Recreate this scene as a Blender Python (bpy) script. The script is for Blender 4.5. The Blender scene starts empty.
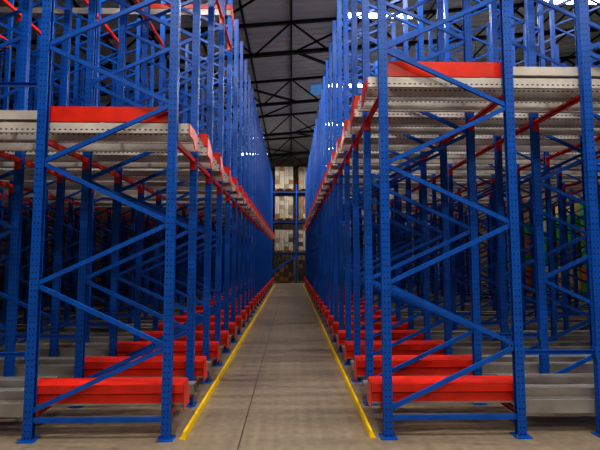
import bpy, bmesh, math, random
from mathutils import Vector, Matrix
random.seed(11)
scene = bpy.context.scene
COL = scene.collection
try:
    scene.view_settings.view_transform = 'Standard'
    scene.view_settings.look = 'None'
    scene.view_settings.look = 'Medium High Contrast'
except Exception as e:
    print("look", e)

# ------------------------------------------------------------ materials
def srgb(r, g, b):
    def f(c):
        c /= 255.0
        return c / 12.92 if c <= 0.04045 else ((c + 0.055) / 1.055) ** 2.4
    return (f(r), f(g), f(b), 1.0)

class NT:
    def __init__(s, name):
        s.m = bpy.data.materials.new(name); s.m.use_nodes = True
        s.t = s.m.node_tree; s.n = s.t.nodes; s.l = s.t.links
        s.b = s.n["Principled BSDF"]
    def node(s, t, **k):
        n = s.n.new(t)
        for a, v in k.items(): setattr(n, a, v)
        return n
    def math(s, op, a, b=None, clamp=False):
        n = s.node('ShaderNodeMath', operation=op); n.use_clamp = clamp
        for i, v in enumerate((a, b)):
            if v is None: continue
            if isinstance(v, (int, float)): n.inputs[i].default_value = v
            else: s.l.new(v, n.inputs[i])
        return n.outputs[0]
    def mix(s, f, a, b):
        n = s.node('ShaderNodeMix', data_type='RGBA')
        for i, v in ((0, f), (6, a), (7, b)):
            if isinstance(v, (int, float, tuple)): n.inputs[i].default_value = v
            else: s.l.new(v, n.inputs[i])
        return n.outputs[2]
    def noise(s, scale, detail=4, vec=None):
        n = s.node('ShaderNodeTexNoise'); n.inputs['Scale'].default_value = scale
        n.inputs['Detail'].default_value = detail
        if vec is not None: s.l.new(vec, n.inputs['Vector'])
        return n.outputs['Fac']
    def obj(s):
        return s.node('ShaderNodeTexCoord').outputs['Object']
    def ramp(s, f, stops):
        n = s.node('ShaderNodeValToRGB')
        e = n.color_ramp.elements
        e[0].position, e[0].color = stops[0]; e[1].position, e[1].color = stops[1]
        for p, c in stops[2:]:
            x = e.new(p); x.color = c
        s.l.new(f, n.inputs[0]); return n.outputs[0]

def painted(name, c, rough=0.4, var=0.25, metallic=0.0, scale=6, spec=0.3):
    t = NT(name)
    f = t.noise(scale, 5, t.obj())
    dark = (c[0]*(1-var), c[1]*(1-var), c[2]*(1-var), 1)
    lite = (min(1, c[0]*(1+var*.5)), min(1, c[1]*(1+var*.5)), min(1, c[2]*(1+var*.5)), 1)
    t.l.new(t.ramp(f, [(0.3, dark), (0.7, lite)]), t.b.inputs['Base Color'])
    t.b.inputs['Roughness'].default_value = rough
    t.b.inputs['Metallic'].default_value = metallic
    t.b.inputs['Specular IOR Level'].default_value = spec
    return t

BLUE = srgb(12, 82, 176)
def mat_post():
    t = painted("blue_perforated_paint", BLUE, 0.36, 0.2, spec=0.28)
    o = t.obj()
    sp = t.node('ShaderNodeSeparateXYZ'); t.l.new(o, sp.inputs[0])
    gn = t.node('ShaderNodeNewGeometry'); sn = t.node('ShaderNodeSeparateXYZ')
    t.l.new(gn.outputs['True Normal'], sn.inputs[0])
    ax = t.math('GREATER_THAN', t.math('ABSOLUTE', sn.outputs[0]), 0.7)
    zz = t.math('SUBTRACT', t.math('FRACT', t.math('MULTIPLY', sp.outputs[2], 18.0)), 0.5)
    zz = t.math('MULTIPLY', zz, 0.0555)
    a = t.math('SUBTRACT', t.math('ABSOLUTE', sp.outputs[0]), 0.018)
    b = t.math('SUBTRACT', t.math('ABSOLUTE', sp.outputs[1]), 0.017)
    nx = t.node('ShaderNodeMix', data_type='FLOAT'); t.l.new(ax, nx.inputs[0])
    t.l.new(a, nx.inputs[2]); t.l.new(b, nx.inputs[3])
    d = t.math('SQRT', t.math('ADD', t.math('MULTIPLY', nx.outputs[0], nx.outputs[0]), t.math('MULTIPLY', zz, zz)))
    hole = t.math('LESS_THAN', d, 0.0068)
    base = t.b.inputs['Base Color'].links[0].from_socket
    t.l.new(t.mix(hole, base, (0.003, 0.006, 0.016, 1)), t.b.inputs['Base Color'])
    return t.m
M_POST = mat_post()
M_BLUE = painted("blue_paint", BLUE, 0.36, 0.2, spec=0.28).m
M_RED = painted("red_paint", srgb(210, 44, 26), 0.33, 0.2, spec=0.45).m
M_YEL = painted("yellow_paint", srgb(255, 212, 12), 0.45, 0.12, scale=14).m
def mat_galv(nm, c):
    t = painted(nm, c, 0.4, 0.3, 0.2, 3)
    sp = t.node('ShaderNodeSeparateXYZ'); t.l.new(t.obj(), sp.inputs[0])
    gn = t.node('ShaderNodeNewGeometry'); sn = t.node('ShaderNodeSeparateXYZ')
    t.l.new(gn.outputs['True Normal'], sn.inputs[0])
    isy = t.math('GREATER_THAN', t.math('ABSOLUTE', sn.outputs[1]), 0.7)
    x = t.math('MULTIPLY', t.math('SUBTRACT', t.math('FRACT', t.math('MULTIPLY', sp.outputs[0], 20.0)), 0.5), 0.05)
    zc = t.math('SUBTRACT', sp.outputs[2], -0.02)
    yc = t.math('MULTIPLY', t.math('SUBTRACT', t.math('FRACT', t.math('MULTIPLY', t.math('SUBTRACT', sp.outputs[1], .055), 1/.12)), 0.4), .12)
    m = t.node('ShaderNodeMix', data_type='FLOAT'); t.l.new(isy, m.inputs[0])
    t.l.new(yc, m.inputs[2]); t.l.new(zc, m.inputs[3])
    xs_ = t.math('MULTIPLY', x, 0.5)
    d = t.math('SQRT', t.math('ADD', t.math('MULTIPLY', xs_, xs_), t.math('MULTIPLY', m.outputs[0], m.outputs[0])))
    hole = t.math('LESS_THAN', d, 0.0064)
    base = t.b.inputs['Base Color'].links[0].from_socket
    t.l.new(t.mix(hole, base, (0.02, 0.02, 0.023, 1)), t.b.inputs['Base Color'])
    return t.m
M_GALV = mat_galv("perforated_galvanised_steel", srgb(196, 193, 192))
M_GALVP = painted("galvanised_steel", srgb(156, 153, 153), 0.38, 0.3, 0.35, 3).m
M_ZINC = painted("zinc_bolt", srgb(150, 150, 150), 0.35, 0.1, 0.8).m
M_BLACK = painted("dark_truss_paint", srgb(12, 12, 13), 0.6, 0.2).m
M_ROOF = painted("roof_sheet_metal", srgb(190, 195, 190), 0.6, 0.12, 0.0, 0.6).m
M_WALL = painted("wall_panel_paint", srgb(130, 120, 106), 0.7, 0.2, 0, 0.5).m
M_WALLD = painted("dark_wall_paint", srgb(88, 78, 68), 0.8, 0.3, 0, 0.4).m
M_WOOD = painted("pallet_wood", srgb(140, 104, 66), 0.8, 0.35, 0, 9).m
M_HOUSE = painted("lamp_housing_paint", srgb(190, 190, 190), 0.5, 0.05).m
def mat_emit(name, c, s, base=(0.8, 0.8, 0.8, 1)):
    t = NT(name)
    t.b.inputs['Base Color'].default_value = base
    t.b.inputs['Emission Color'].default_value = c
    t.b.inputs['Emission Strength'].default_value = s
    return t.m
M_LAMP = mat_emit("lamp_diffuser", (1, 0.95, 0.84, 1), 22)
M_SKY = mat_emit("blue_skylight_sheet", (0.04, 0.24, 0.6, 1), 0.35, (0.1, 0.3, 0.6, 1))
def carton_mat(name, c):
    t = painted(name, c, 0.6, 0.3, 0, 5)
    sp = t.node('ShaderNodeSeparateXYZ'); t.l.new(t.obj(), sp.inputs[0])
    tape = t.math('LESS_THAN', t.math('ABSOLUTE', sp.outputs[0]), 0.02)
    base = t.b.inputs['Base Color'].links[0].from_socket
    t.l.new(t.mix(tape, base, (c[0]*.7, c[1]*.65, c[2]*.55, 1)), t.b.inputs['Base Color'])
    return t.m
M_CW = carton_mat("pale_carton", srgb(172, 166, 156))
M_CG = carton_mat("grey_carton", srgb(126, 119, 110))
M_CD = carton_mat("dark_carton", srgb(72, 60, 54))
M_CB = carton_mat("brown_carton", srgb(128, 98, 72))
M_CGR = carton_mat("green_carton", srgb(34, 130, 66))
M_CY = carton_mat("cream_carton", srgb(170, 150, 80))
M_CO = carton_mat("orange_carton", srgb(170, 84, 36))

def mat_floor():
    t = NT("concrete_floor")
    o = t.obj()
    n1 = t.noise(0.5, 8, o); n2 = t.noise(14.0, 10, o)
    mp = t.node('ShaderNodeMapping'); mp.inputs['Scale'].default_value = (6.0, 0.25, 1); t.l.new(o, mp.inputs[0])
    n3 = t.noise(2.2, 6, mp.outputs[0])
    f = t.math('ADD', t.math('MULTIPLY', n1, 0.3), t.math('ADD', t.math('MULTIPLY', n2, 0.4), t.math('MULTIPLY', n3, 0.3)))
    c = t.ramp(f, [(0.34, srgb(116, 105, 92)), (0.64, srgb(152, 140, 124))])
    sp = t.node('ShaderNodeSeparateXYZ'); t.l.new(o, sp.inputs[0])
    def joint(s, per, off, w):
        q = t.math('FRACT', t.math('DIVIDE', t.math('ADD', s, off), per))
        return t.math('LESS_THAN', q, w / per)
    j = t.math('MAXIMUM', joint(sp.outputs[0], 4.5, 4.95, 0.012), t.math('MULTIPLY', joint(sp.outputs[1], 4.0, 0.9, 0.013), .65))
    c = t.mix(t.math('MULTIPLY', j, 0.85), c, srgb(54, 46, 40))
    t.l.new(c, t.b.inputs['Base Color'])
    t.b.inputs['Roughness'].default_value = 0.33
    bp = t.node('ShaderNodeBump'); bp.inputs['Strength'].default_value = 0.06; bp.inputs['Distance'].default_value = 0.01
    t.l.new(n2, bp.inputs['Height']); t.l.new(bp.outputs[0], t.b.inputs['Normal'])
    return t.m
M_FLOOR = mat_floor()

# ------------------------------------------------------------ geometry helpers
class MB:
    def __init__(s): s.v = []; s.f = []; s.mi = []
    def add(s, v, f, mi=0):
        b = len(s.v); s.v += [tuple(p) for p in v]
        s.f += [tuple(i + b for i in q) for q in f]; s.mi += [mi] * len(f)
        return s
    def box(s, x0, x1, y0, y1, z0, z1, mi=0):
        v = [(x, y, z) for z in (z0, z1) for y in (y0, y1) for x in (x0, x1)]
        f = [(0, 2, 3, 1), (4, 5, 7, 6), (0, 1, 5, 4), (2, 6, 7, 3), (0, 4, 6, 2), (1, 3, 7, 5)]
        return s.add(v, f, mi)
    def prism(s, poly, a, b, axis, mi=0, M=None):
        n = len(poly)
        def P(u, w, h):
            return {'z': (u, w, h), 'x': (h, u, w), 'y': (w, h, u)}[axis]
        v = [P(u, w, a) for u, w in poly] + [P(u, w, b) for u, w in poly]
        if M is not None: v = [M @ Vector(p) for p in v]
        f = [tuple(range(n))[::-1], tuple(range(n, 2*n))]
        f += [(i, (i+1) % n, (i+1) % n + n, i + n) for i in range(n)]
        return s.add(v, f, mi)
    def cyl(s, x, y, z0, z1, r, n=8, mi=0):
        return s.prism([(x + r*math.cos(2*math.pi*i/n), y + r*math.sin(2*math.pi*i/n)) for i in range(n)], z0, z1, 'z', mi)
    def merge(s, o, off=(0, 0, 0)):
        s.add([(p[0]+off[0], p[1]+off[1], p[2]+off[2]) for p in o.v], o.f)
        s.mi[-len(o.f):] = list(o.mi); return s
    def mesh(s, name, mats):
        me = bpy.data.meshes.new(name); me.from_pydata(s.v, [], s.f)
        for m in (mats if isinstance(mats, (list, tuple)) else [mats]): me.materials.append(m)
        if any(s.mi): me.polygons.foreach_set('material_index', s.mi)
        bm = bmesh.new(); bm.from_mesh(me); bmesh.ops.recalc_face_normals(bm, faces=bm.faces)
        bm.to_mesh(me); bm.free(); me.update(); return me

def thicken(pts, t):
    n = len(pts); out = []
    for i in range(n):
        p = Vector(pts[i]); ds = []
        if i > 0: ds.append((p - Vector(pts[i-1])).normalized())
        if i < n-1: ds.append((Vector(pts[i+1]) - p).normalized())
        ns = [Vector((-d.y, d.x)) for d in ds]
        m = ns[0] if len(ns) == 1 else (ns[0] + ns[1]).normalized()
        m = m * (t / max(0.3, m.dot(ns[0])))
        out.append(tuple(p + m))
    return list(map(tuple, pts)) + out[::-1]

def ob(name, me, parent=None, loc=(0, 0, 0), **k):
    o = bpy.data.objects.new(name, me); COL.objects.link(o)
    o.location = loc
    if parent: o.parent = parent
    for a, v in k.items(): o[a] = v
    return o

# ------------------------------------------------------------ key dimensions
Y0, PITCH, ROWS, COLS = 4.0, 0.89, 25, 4
FW, CP, H = 1.205, 1.96, 6.4
AISLE_L, AISLE_R = -1.105, 0.872
PX, PY = .040, .030

prof = [(-PX, -PY), (PX, -PY), (PX, -.018), (PX-.004, -.018), (PX-.004, -PY+.004), (-.032, -PY+.004), (-.032, PY-.004),
        (PX-.004, PY-.004), (PX-.004, .018), (PX, .018), (PX, PY), (-PX, PY), (-PX, .011), (-.036, .008), (-.036, -.008), (-PX, -.011)]
upr_l = MB().prism(prof, 0.008, H, 'z')
upr_r = MB().prism([(-x, y) for x, y in prof], 0.008, H, 'z')
ME_UL = upr_l.mesh("upright", M_POST); ME_UR = upr_r.mesh("upright", M_POST)
plate = MB().prism([(-.075, -.06), (-.06, -.07), (.06, -.07), (.075, -.06), (.075, .06), (.06, .07), (-.06, .07), (-.075, .06)], 0, 0.008, 'z')
for x, y in ((-.06, -.053), (.06, .053)):
    plate.cyl(x, y, 0.008, 0.014, 0.012, 6, 1); plate.cyl(x, y, 0.014, 0.035, 0.006, 8, 1)
ME_PL = plate.mesh("base_plate", [M_BLUE, M_ZINC])

def brace_mb(a, b, w=0.04, d=0.026):
    a = Vector((a[0], 0, a[1])); b = Vector((b[0], 0, b[1]))
    L = (b-a).length; u = (b-a).normalized(); up = Vector((0, 1, 0)).cross(u)
    M = Matrix((( u.x, 0, up.x, a.x), (u.y, 1, up.y, 0), (u.z, 0, up.z, a.z), (0, 0, 0, 1)))
    h = w/2; f = -d/2; t = 0.004
    poly = [(f, -h), (d/2, -h), (d/2, -h+t), (f+t, -h+t), (f+t, h-t), (d/2, h-t), (d/2, h), (f, h)]
    return MB().prism(poly, 0.0, L, 'x', 0, M)
nodes = []
z = 0.24; side = 0
while z < 6.45:
    nodes.append((FW*side, min(z, 6.36))); z += 0.56; side = 1 - side
segs = [((.0, 0.17), (FW, 0.17))] + list(zip(nodes, nodes[1:]))
def trim(a, b):
    a = Vector(a); b = Vector(b); u = (b-a).normalized()
    return tuple(a + u*0.03), tuple(b - u*0.03)
ME_BR = [brace_mb(*trim(a, b)).mesh("brace", M_BLUE) for a, b in segs]

prof_s = [(x*.8, y*.9) for x, y in prof]
fr = MB().prism(prof_s, 0.008, H, 'z').merge(MB().prism([(-x, y) for x, y in prof_s], 0.008, H, 'z'), (FW, 0, 0))
for a, b in segs: fr.merge(brace_mb(*trim(a, b), w=.03, d=.022))
for x in (0, FW): fr.box(x-.07, x+.07, -.06, .06, 0, .008)
ME_FR = fr.mesh("upright_frame", M_BLUE)

# ------------------------------------------------------------ racks
GH = .205
def build_rack(s, xa, levels, label):
    rack = ob("pallet_rack", None, None, (xa, Y0, 0))
    rack.empty_display_size = 0.3
    rack["label"] = label; rack["category"] = "pallet rack"
    def fx(k): return k*CP if s > 0 else -(k*CP + FW)
    for k in range(COLS):
        for r in range(ROWS):
            loc = (fx(k), r*PITCH, 0)
            if (k == 0 and r < 6) or (k == 1 and r < 3):
                f = ob("upright_frame", None, rack, loc); f.empty_display_size = .1
                ob("upright", ME_UL, f); ob("upright", ME_UR, f, (FW, 0, 0))
                for me in ME_BR: ob("brace", me, f)
                ob("base_plate", ME_PL, f); ob("base_plate", ME_PL, f, (FW, 0, 0))
            else:
                ob("upright_frame", ME_FR, rack, loc)
    L = (COLS-1)*CP + FW + 0.12
    x0, x1 = (-0.13, L) if s > 0 else (-L, 0.13)
    b0, b1 = (FW+.05, L) if s > 0 else (-L, -FW-.05)
    mlow = MB().prism(thicken([(.068, .05), (.068, 0.0), (.30, 0), (.30, .03), (.36, .03)], .004), x0, x1, 'x')
    mlow.prism(thicken([(.50, -.04), (.50, .06), (.62, .06), (.62, 0)], -.004), x0, x1, 'x')
    mlow.prism(thicken([(.08, -.09), (.046, -.09), (.046, .03), (.10, .03), (.10, .12), (.22, .12), (.22, .06)], -.004), b0, b1, 'x')
    mlow.prism(thicken([(.42, .065), (.42, .13), (.56, .13), (.56, .065)], -.004), b0, b1, 'x')
    xx = x0 + .2
    while xx < x1 - .2:
        mlow.box(xx, xx+.04, .20, .62, -.006, -.001); xx += .9
    ME_RLOW = mlow.mesh("pallet_rail", M_GALVP)
    def up_mesh(xa_, xb_):
        mup = MB()
        for i, (ya_, yb_, dr) in enumerate(((.052, .13, -.05), (.21, .29, -.085), (.37, .45, -.06), (.53, .61, -.10), (.69, .77, -.07))):
            mup.prism(thicken([(ya_+.025, dr), (ya_, dr), (ya_, .045), (yb_, .045), (yb_, -.02), (yb_-.02, -.02)], -.004), xa_, xb_, 'x')
        mup.prism(thicken([(.30, .075), (.26, .075), (.26, .14), (.34, .14), (.34, .075)], -.004), b0, b1, 'x')
        mup.prism(thicken([(.08, .075), (.048, .075), (.048, .16), (.12, .16), (.12, .053)], -.004), b0, b1, 'x')
        xx = x0 + .2
        while xx < x1 - .2:
            mup.box(xx, xx+.04, .06, .76, .046, .052); xx += .9
        return mup.mesh("pallet_rail", M_GALV)
    ME_RUP = up_mesh(x0, x1)
    ME_RTHIN = MB().prism(thicken([(.08, -.05), (.052, -.05), (.052, .045), (.13, .045), (.13, -.03)], -.004), x0, x1, 'x').mesh("pallet_rail", M_GALVP)
    g0, g1 = (-0.13, FW + 0.04) if s > 0 else (-FW - 0.04, 0.13)
    h0, h1 = (0.0, FW + 0.0) if s > 0 else (-FW, 0.0)
    gp = thicken([(.10, .058), (.058, .058), (.058, GH), (.20, GH), (.20, GH-.04)], -0.004)
    ME_GUARD = MB().prism(gp, g0, g1, 'x').mesh("entry_guard", M_RED)
    ME_GUARD_SHORT = MB().prism(gp, h0, h1, 'x').mesh("entry_guard", M_RED)
    ME_GTHIN = MB().prism(thicken([(.10, .058), (.058, .058), (.058, .13), (.10, .13)], -0.004), g0, g1, 'x').mesh("entry_guard", M_RED)
    gl = thicken([(.12, .02), (.066, .02), (.066, .095), (.046, .11), (.046, GH-.02), (.22, GH), (.22, .06)], -0.004)
    ME_GUARD_LOW = MB().prism(gl, g0, g1, 'x').mesh("entry_guard", M_RED)
    e0 = (-0.14 if s > 0 else 0.132)
    ep = MB().prism([(.06, .16), (.18, .16), (.40, .02), (.40, -.14), (.30, -.14), (.22, -.05), (.06, -.05)], e0, e0+.008, 'x')
    ME_FL = ep.mesh("end_plate", M_RED)
    ME_FLS = MB().prism([(.06, .045), (.30, .045), (.40, .0), (.40, -.14), (.30, -.14), (.22, -.06), (.06, -.06)], e0, e0+.008, 'x').mesh("end_plate", M_RED)
    ME_FLB = MB().prism([(.05, GH), (.19, GH), (.27, .06), (.27, -.04), (.05, -.04)], e0, e0+.008, 'x').mesh("end_plate", M_RED)
    for li, (z, nrow) in enumerate(levels):
        for r in range(min(ROWS, nrow)):
            ra = ob("pallet_rail", (ME_RLOW, ME_RUP, ME_RTHIN)[li], rack, (0, r*PITCH, z))
            gm = (ME_GUARD_LOW, ME_GUARD_SHORT if r == 0 else ME_GUARD, ME_GTHIN)[li]
            ob("entry_guard", gm, ra, label="red painted steel entry guard")
            ob("end_plate", ME_FLB if li == 0 else (ME_FLS if r == 0 else ME_FL), ra, label="red painted end plate")
    bm_ = MB()
    ya, yb = PY+.002, PITCH - PY-.002
    bm_.prism(thicken([(-.045, -.015), (-.045, .018), (-.004, .018), (-.004, -.018), (-.025, -.018)], 0.004), ya+.004, yb-.004, 'y')
    bm_.box(-.035, .03, ya, ya+.005, -.13, -.002); bm_.box(-.035, .03, yb-.005, yb, -.13, -.002)
    ME_BEAM = bm_.mesh("beam", M_RED)
    lines = []
    for k in range(COLS): lines += [s*(k*CP), s*(k*CP+FW)]
    cand = [(x, r, z - (.104 if li else .042)) for x in lines for li, (z, nr) in enumerate(levels) for r in range(min(ROWS-1, nr))]
    cand.sort(key=lambda q: abs(q[0])*2.0 + q[1]*PITCH + (0 if q[2] < 4 else 2))
    rest = MB()
    for i, (x, r, z) in enumerate(cand):
        zz = z - 0.004
        if i < 100: ob("beam", ME_BEAM, rack, (x, r*PITCH, zz), label="thin red painted steel beam")
        else: rest.merge(bm_, (x, r*PITCH, zz))
    ob("beam", rest.mesh("beam_rest", M_RED), rack, kind="stuff", label="thin red painted steel beams")
    g = CP - FW
    tie = MB().prism(thicken([(-.012, -.02), (.012, -.02), (.012, .02), (-.012, .02)], 0.004), .052, g-.052, 'x')
    tie.box(PX+.001, PX+.013, -.03, .03, -.05, .05); tie.box(g-PX-.013, g-PX-.001, -.03, .03, -.05, .05)
    ME_TIE = tie.mesh("frame_tie", M_BLUE)
    cand = [(k, r, z) for k in range(COLS-1) for r in range(ROWS) for z in ((0.74, 3.22) if s < 0 else (.74,))]
    cand.sort(key=lambda q: q[0]*3 + q[1]*PITCH + (0 if q[2] < 4 else 3))
    rest = MB()
    for i, (k, r, z) in enumerate(cand):
        x = (k*CP + FW) if s > 0 else -(k*CP + CP)
        if i < 100: ob("frame_tie", ME_TIE, rack, (x, r*PITCH, z))
        else: rest.merge(tie, (x, r*PITCH, z))
    if rest.v: ob("frame_tie", rest.mesh("frame_tie_rest", M_BLUE), rack, kind="stuff")
    return rack

build_rack(-1, AISLE_L, [(0.27, 99), (2.83, 99), (5.55, 4)], "tall blue and red steel pallet racking, lower middle level")
build_rack(+1, AISLE_R, [(0.27, 99), (3.30, 99)], "tall blue and red steel pallet racking, higher middle level")

# ------------------------------------------------------------ yellow guide rails
LEN = ROWS*PITCH
def guide(x, s):
    poly = [(-.008, 0), (-.008, .066), (-.004, .070), (.014, .070), (.018, .066), (.018, .008), (.045, .008), (.045, 0)]
    poly = [(p[0]*s, p[1]) for p in poly]
    g = MB().prism([(p[1], p[0]) for p in poly], 0, LEN, 'y')
    o = ob("floor_guide_rail", g.mesh("floor_guide_rail", M_YEL), None, (x, Y0-0.02, 0.0),
           label="yellow painted steel angle rail bolted along concrete floor", category="guide rail", group="yellow rails edging the aisle")
    b = MB().cyl(0, 0, 0.008, 0.018, 0.010, 6); b.cyl(0, 0, .018, .026, .005, 8)
    me = b.mesh("anchor_bolt", M_ZINC)
    for i in range(14): ob("anchor_bolt", me, o, (s*.032, 0.25 + i*1.2, 0), label="zinc anchor bolt")
guide(-0.937, -1); guide(0.712, +1)

# ------------------------------------------------------------ building shell
XW, YB, YE = 13.0, -7.0, 33.0
SL = 0.09
def roofz(x): return 9.25 + SL*x
f = MB().box(-XW-.3, XW+.3, YB-.3, YE+.3, -.2, 0)
ob("floor", f.mesh("floor", M_FLOOR), kind="structure")
def ribwall(name, axis, pos, a, b, z0, z1, mat, sgn):
    n = int((b-a)/0.3); pts = []
    for i in range(n):
        u = a + (b-a)*i/n; w = (b-a)/n
        pts += [(u, 0), (u+w*.55, 0), (u+w*.65, .035), (u+w*.9, .035)]
    pts.append((b, 0))
    poly = pts + [(b, -.15), (a, -.15)]
    mb = MB()
    if axis == 'y':
        mb.prism([(u, pos + sgn*d) for u, d in poly], z0, z1, 'z')
    else:
        mb.prism([(pos + sgn*d, u) for u, d in poly], z0, z1, 'z')
    ob(name, mb.mesh(name, mat), kind="structure")
ribwall("wall_back", 'y', YE, -XW, XW, 0, 10.6, M_WALL, -1)
ribwall("wall_front", 'y', YB, -XW, XW, 0, 10.6, M_WALL, 1)
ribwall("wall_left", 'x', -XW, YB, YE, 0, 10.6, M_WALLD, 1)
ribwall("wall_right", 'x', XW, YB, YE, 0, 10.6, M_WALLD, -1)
n = int((YE-YB)/0.33); pts = []
for i in range(n):
    u = YB + (YE-YB)*i/n; w = (YE-YB)/n
    pts += [(u, 0), (u+w*.5, 0), (u+w*.6, .045), (u+w*.88, .045)]
pts.append((YE, 0)); poly = pts + [(YE, .12), (YB, .12)]
cm = MB().prism(poly, -XW, XW, 'x'); cm.v = [(x, y, z + roofz(x)) for x, y, z in cm.v]
ob("ceiling", cm.mesh("ceiling", M_ROOF), kind="structure")
wn = MB().box(.9, 1.4, 18.8, 20.0, -.03, -.005); wn.v = [(x, y, z + roofz(x)) for x, y, z in wn.v]
ob("window_1", wn.mesh("window_1", M_SKY), kind="structure")
for i in range(17):
    x = -12 + i*1.5; zt = roofz(x)
    p = MB().prism(thicken([(zt-.04, x+.03), (zt-.04, x), (zt-.12, x), (zt-.12, x-.03)], .005), YB+.1, YE-.1, 'y')
    ob("roof_purlin", p.mesh("roof_purlin", M_BLACK), label="dark steel purlin under corrugated roof sheets", category="roof beam", group="roof purlins")
def strut(a, b, w):
    a = Vector(a); b = Vector(b); L = (b-a).length; u = (b-a)/L
    y = Vector((0, 1, 0)); up = u.cross(y).normalized(); y = up.cross(u)
    M = Matrix(((u.x, y.x, up.x, a.x), (u.y, y.y, up.y, a.y), (u.z, y.z, up.z, a.z), (0, 0, 0, 1)))
    h = w/2
    return MB().prism([(-h, -h), (h, -h), (h, -h+.01), (-h+.01, -h+.01), (-h+.01, h), (-h, h)], 0, L, 'x', 0, M)
NP = 22
xs = [-12.8 + 25.6*i/NP for i in range(NP+1)]
TD = 1.2
top = strut((xs[0], 0, roofz(xs[0])-.21), (xs[-1], 0, roofz(xs[-1])-.21), .09).mesh("chord", M_BLACK)
bot = strut((xs[0], 0, roofz(xs[0])-TD), (xs[-1], 0, roofz(xs[-1])-TD), .11).mesh("chord", M_BLACK)
webs = []
for i in range(NP):
    a = (xs[i], 0, roofz(xs[i]) - (TD if i % 2 == 0 else .21)); b = (xs[i+1], 0, roofz(xs[i+1]) - (.21 if i % 2 == 0 else TD))
    webs.append(strut(a, b, .05).mesh("web_strut", M_BLACK))
TY = (-4.2, 0.5, 5.0, 9.3, 13.2, 17.6, 22.0, 26.4, 30.8)
for y in TY:
    t = ob("roof_truss", None, None, (0, y, 0), label="dark steel lattice truss spanning under the roof", category="roof truss", group="roof trusses")
    ob("chord", top, t); ob("chord", bot, t)
    for w in webs: ob("web_strut", w, t)
for i in range(3, len(TY)-1):
    for (xa, xb) in ((-4.2, 0.2), (0.2, 4.6)):
        if i % 2: xa, xb = xb, xa
        y1, y2 = TY[i]+.06, TY[i+1]-.06
        m = strut((xa, y1, roofz(xa)-TD+.01), (xb, y2, roofz(xb)-TD+.01), .07)
        ob("roof_wind_brace", m.mesh("roof_wind_brace", M_BLACK), label="thin dark diagonal brace between roof trusses", category="roof brace", group="roof wind braces")

# ------------------------------------------------------------ lamps
HL = .85
hs = MB().prism([(-.08, .02), (.08, .02), (.08, .05), (.045, .09), (-.045, .09), (-.08, .05)], -HL, HL, 'x')
hs.box(-HL, -HL+.015, -.08, .08, -.02, .02); hs.box(HL-.015, HL, -.08, .08, -.02, .02)
ME_H = hs.mesh("lamp_housing", M_HOUSE)
df = MB().prism([(.06*math.cos(a*math.pi/6), -.01 + .035*math.sin(a*math.pi/6)) for a in range(12)], -HL+.02, HL-.02, 'x')
ME_D = df.mesh("lamp_diffuser", M_LAMP)
ld = bpy.data.lights.new("lamp_light", 'AREA'); ld.shape = 'RECTANGLE'; ld.size = 1.6; ld.size_y = .10
ld.energy = 155; ld.color = (1.0, 0.91, 0.78)
ld2 = ld.copy(); ld2.energy = 200
lamps = []
for y in (-6.0, -2.2, 2.2, 6.4, 22.6, 26.4): lamps.append((-2.3, y, 8.0, ld2 if 0 < y < 20 else ld))
for j in range(-4, 5): lamps.append((2.08, 9.95 + 4.22*j, 7.4, ld))
for j in range(-2, 7): lamps.append((7.1, 1.45 + 4.4*j, 8.0, ld))
for x, y, zl, lt in lamps:
    if y < YB+.5 or y > YE-1: continue
    la = ob("ceiling_lamp", None, None, (x, y, zl), label="long bright strip ceiling lamp hanging below trusses", category="lamp", group="ceiling lamps")
    ob("lamp_housing", ME_H, la); ob("lamp_diffuser", ME_D, la)
    for dx in (-.6, .6):
        ob("hanger_rod", MB().cyl(dx, 0, .09, roofz(x+dx)-zl-.01, .006, 6).mesh("hanger_rod", M_BLACK), la)
    ob("lamp_light", lt, la, (0, 0, -.05))

# ------------------------------------------------------------ pallets + cartons
pm = MB()
for i in range(7): pm.box(-.6 + i*.1857, -.6 + i*.1857 + .09, -.4, .4, .12, .142)
for yy in (-.4, -.05, .3): pm.box(-.6, .6, yy, yy+.1, .098, .12); pm.box(-.6, .6, yy, yy+.1, 0, .02)
for xx in (-.6, -.07, .46):
    for yy in (-.4, -.05, .3): pm.box(xx, xx+.14, yy, yy+.1, .02, .098)
ME_PAL = pm.mesh("pallet", M_WOOD)
CM = {}
def carton_mesh(w, d, h, mat):
    k = (round(w, 3), round(d, 3), round(h, 3), mat.name)
    if k in CM: return CM[k]
    b = MB(); c = .006
    b.prism([(-w/2+c, -d/2), (w/2-c, -d/2), (w/2, -d/2+c), (w/2, d/2-c), (w/2-c, d/2), (-w/2+c, d/2), (-w/2, d/2-c), (-w/2, -d/2+c)], 0, h, 'z')
    b.box(-.02, .02, -d/2-.001, d/2+.001, h, h+.001)
    CM[k] = b.mesh("carton", mat); return CM[k]
def pallet_stack(x, y, z, mats, nx, nz, h, rot=False, grp="", lab="", mixed=False):
    p = ob("pallet", ME_PAL, None, (x, y, z), label="plain wooden pallet carrying stacked cartons", category="pallet", group="loaded wooden pallets")
    if rot: p.rotation_euler.z = math.pi/2
    W, D = (1.2, .8) if not rot else (.8, 1.2)
    w = W/nx - .014
    main = random.choice(mats)
    for j in range(nz):
        mt = random.choice(mats) if not mixed else main
        for i in range(nx):
            m2 = random.choice(mats) if (mixed and random.random() < .5) else mt
            me = carton_mesh(w, D-.02, h-.006, m2)
            ob("carton", me, None, (x - W/2 + (i+.5)*W/nx, y + random.uniform(-.02, .02), z + .143 + j*(h-.004)),
                   label=lab, category="carton", group=grp)

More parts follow.
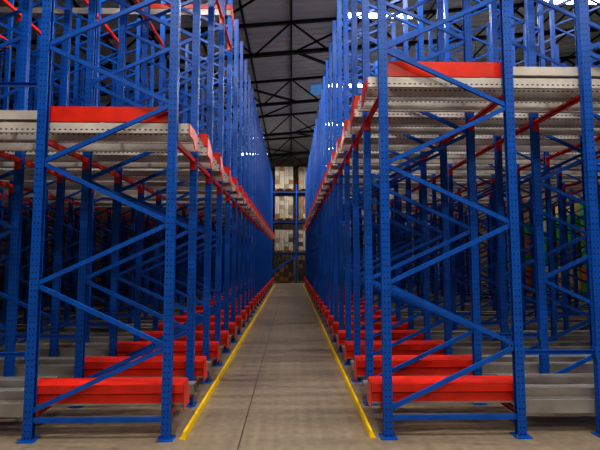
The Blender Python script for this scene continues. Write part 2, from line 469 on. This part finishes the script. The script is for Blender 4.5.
YR = 28.0
er = ob("storage_rack", None, None, (0, YR, 0), label="blue pallet rack standing across the end of the aisle", category="pallet rack")
for x in (-5.6, -2.8, 0.35, 3.15):
    for y in (0, 1.0): ob("upright", ME_UL if x < 3 else ME_UR, er, (x, y, 0))
    fb = MB()
    zz = .3; q = 0
    while zz < 5.9:
        a, b = ((x, .0, zz), (x, 1.0, zz+.6)) if q == 0 else ((x, 1.0, zz), (x, 0., zz+.6))
        A = Vector(a); B = Vector(b); u = (B-A).normalized(); n_ = Vector((1, 0, 0)); up = u.cross(n_)
        vs = []
        for P in (A, B):
            for sx, su in ((-1, -1), (1, -1), (1, 1), (-1, 1)): vs.append(P + n_*.012*sx + up*.02*su)
        fb.add(vs, [(0, 1, 2, 3), (4, 5, 6, 7), (0, 1, 5, 4), (1, 2, 6, 5), (2, 3, 7, 6), (3, 0, 4, 7)])
        zz += .6; q = 1-q
    ob("frame_brace", fb.mesh("frame_brace", M_BLUE), er)
M_BEAMD = painted("slate_beam_paint", srgb(30, 52, 106), .5, .2).m
BAYS = ((-5.6, 2.8), (-2.8, 3.15), (0.35, 2.8))
for zb in (1.95, 4.05, 6.0):
    for x, wd in BAYS:
        for y in (-.045, 1.0):
            b = MB().prism(thicken([(0, .0), (0, .05), (-.18, .05), (-.18, 0)], .005), .046, wd-.046, 'y')
            b.v = [(p[1], p[0], p[2]) for p in b.v]
            ob("beam", b.mesh("beam", M_BEAMD), er, (x, y, zb), label="slate blue steel beam")
sb = strut((-1.9, 0, .2), (.3, 0, 1.75), .12).mesh("sway_brace", M_BLUE)
ob("sway_brace", sb, er, (0, -.12, 0), label="blue diagonal sway brace")
BR, PL_, GR = "brown cardboard carton stacked on a pallet", "pale or brown carton stacked on a pallet", "grey-brown cardboard carton stacked on a pallet"
for xb, wd in BAYS:
    for q in (wd*.26, wd*.745):
        near = -2.2 < xb+q < 1.8
        if not near: continue
        for zl, mats, hh, nz, lab in ((0.0, [M_CD, M_CB, M_CD], .27, 5, BR), (1.956, [M_CW, M_CB, M_CD, M_CG], .27, 5, PL_),
                                  (4.056, [M_CG, M_CB, M_CG, M_CW], .29, 5, GR), (6.006, [M_CG, M_CW, M_CB], .29, 5, GR)):
            pallet_stack(xb+q, YR+.5, zl+.001, mats, 4, nz, hh, False, "cartons on the end rack", lab, True)
GO = "green or orange carton stacked on the floor"
for (sx, ys, mats, lab, nz) in (
    (9.2, 12.4, [M_CGR, M_CO, M_CGR], GO, 8), (9.2, 13.8, [M_CY, M_CGR, M_CD], GO, 9),
    (9.2, 15.2, [M_CGR, M_CW], GO, 8), (9.2, 16.8, [M_CGR, M_CO], GO, 7),
    (11.7, 18.4, [M_CW], "pale carton stacked beside wall", 8),
    (-10.0, 12.0, [M_CB], "brown carton stacked beside racking", 7), (-10.0, 13.6, [M_CB, M_CG], "brown carton stacked beside racking", 8),
    (-10.0, 15.2, [M_CB, M_CW], "brown or pale carton stacked beside racking", 7), (-10.0, 17.0, [M_CB], "brown carton stacked beside racking", 8)):
    pallet_stack(sx, ys, 0.001, mats, 2, nz, .4, True, "cartons stacked on the floor", lab)

# ------------------------------------------------------------ world, camera
w = bpy.data.worlds.new("world"); scene.world = w; w.use_nodes = True
w.node_tree.nodes["Background"].inputs[0].default_value = (0.5, 0.55, 0.65, 1)
w.node_tree.nodes["Background"].inputs[1].default_value = 0.3
cam = bpy.data.cameras.new("camera"); cam.lens = 26.0; cam.sensor_width = 36.0; cam.clip_start = 0.05
co = bpy.data.objects.new("camera", cam); COL.objects.link(co)
co.location = (0, 0, 1.6)
co.rotation_euler = (math.radians(90 + 4.36), 0, math.radians(-1.19))
scene.camera = co
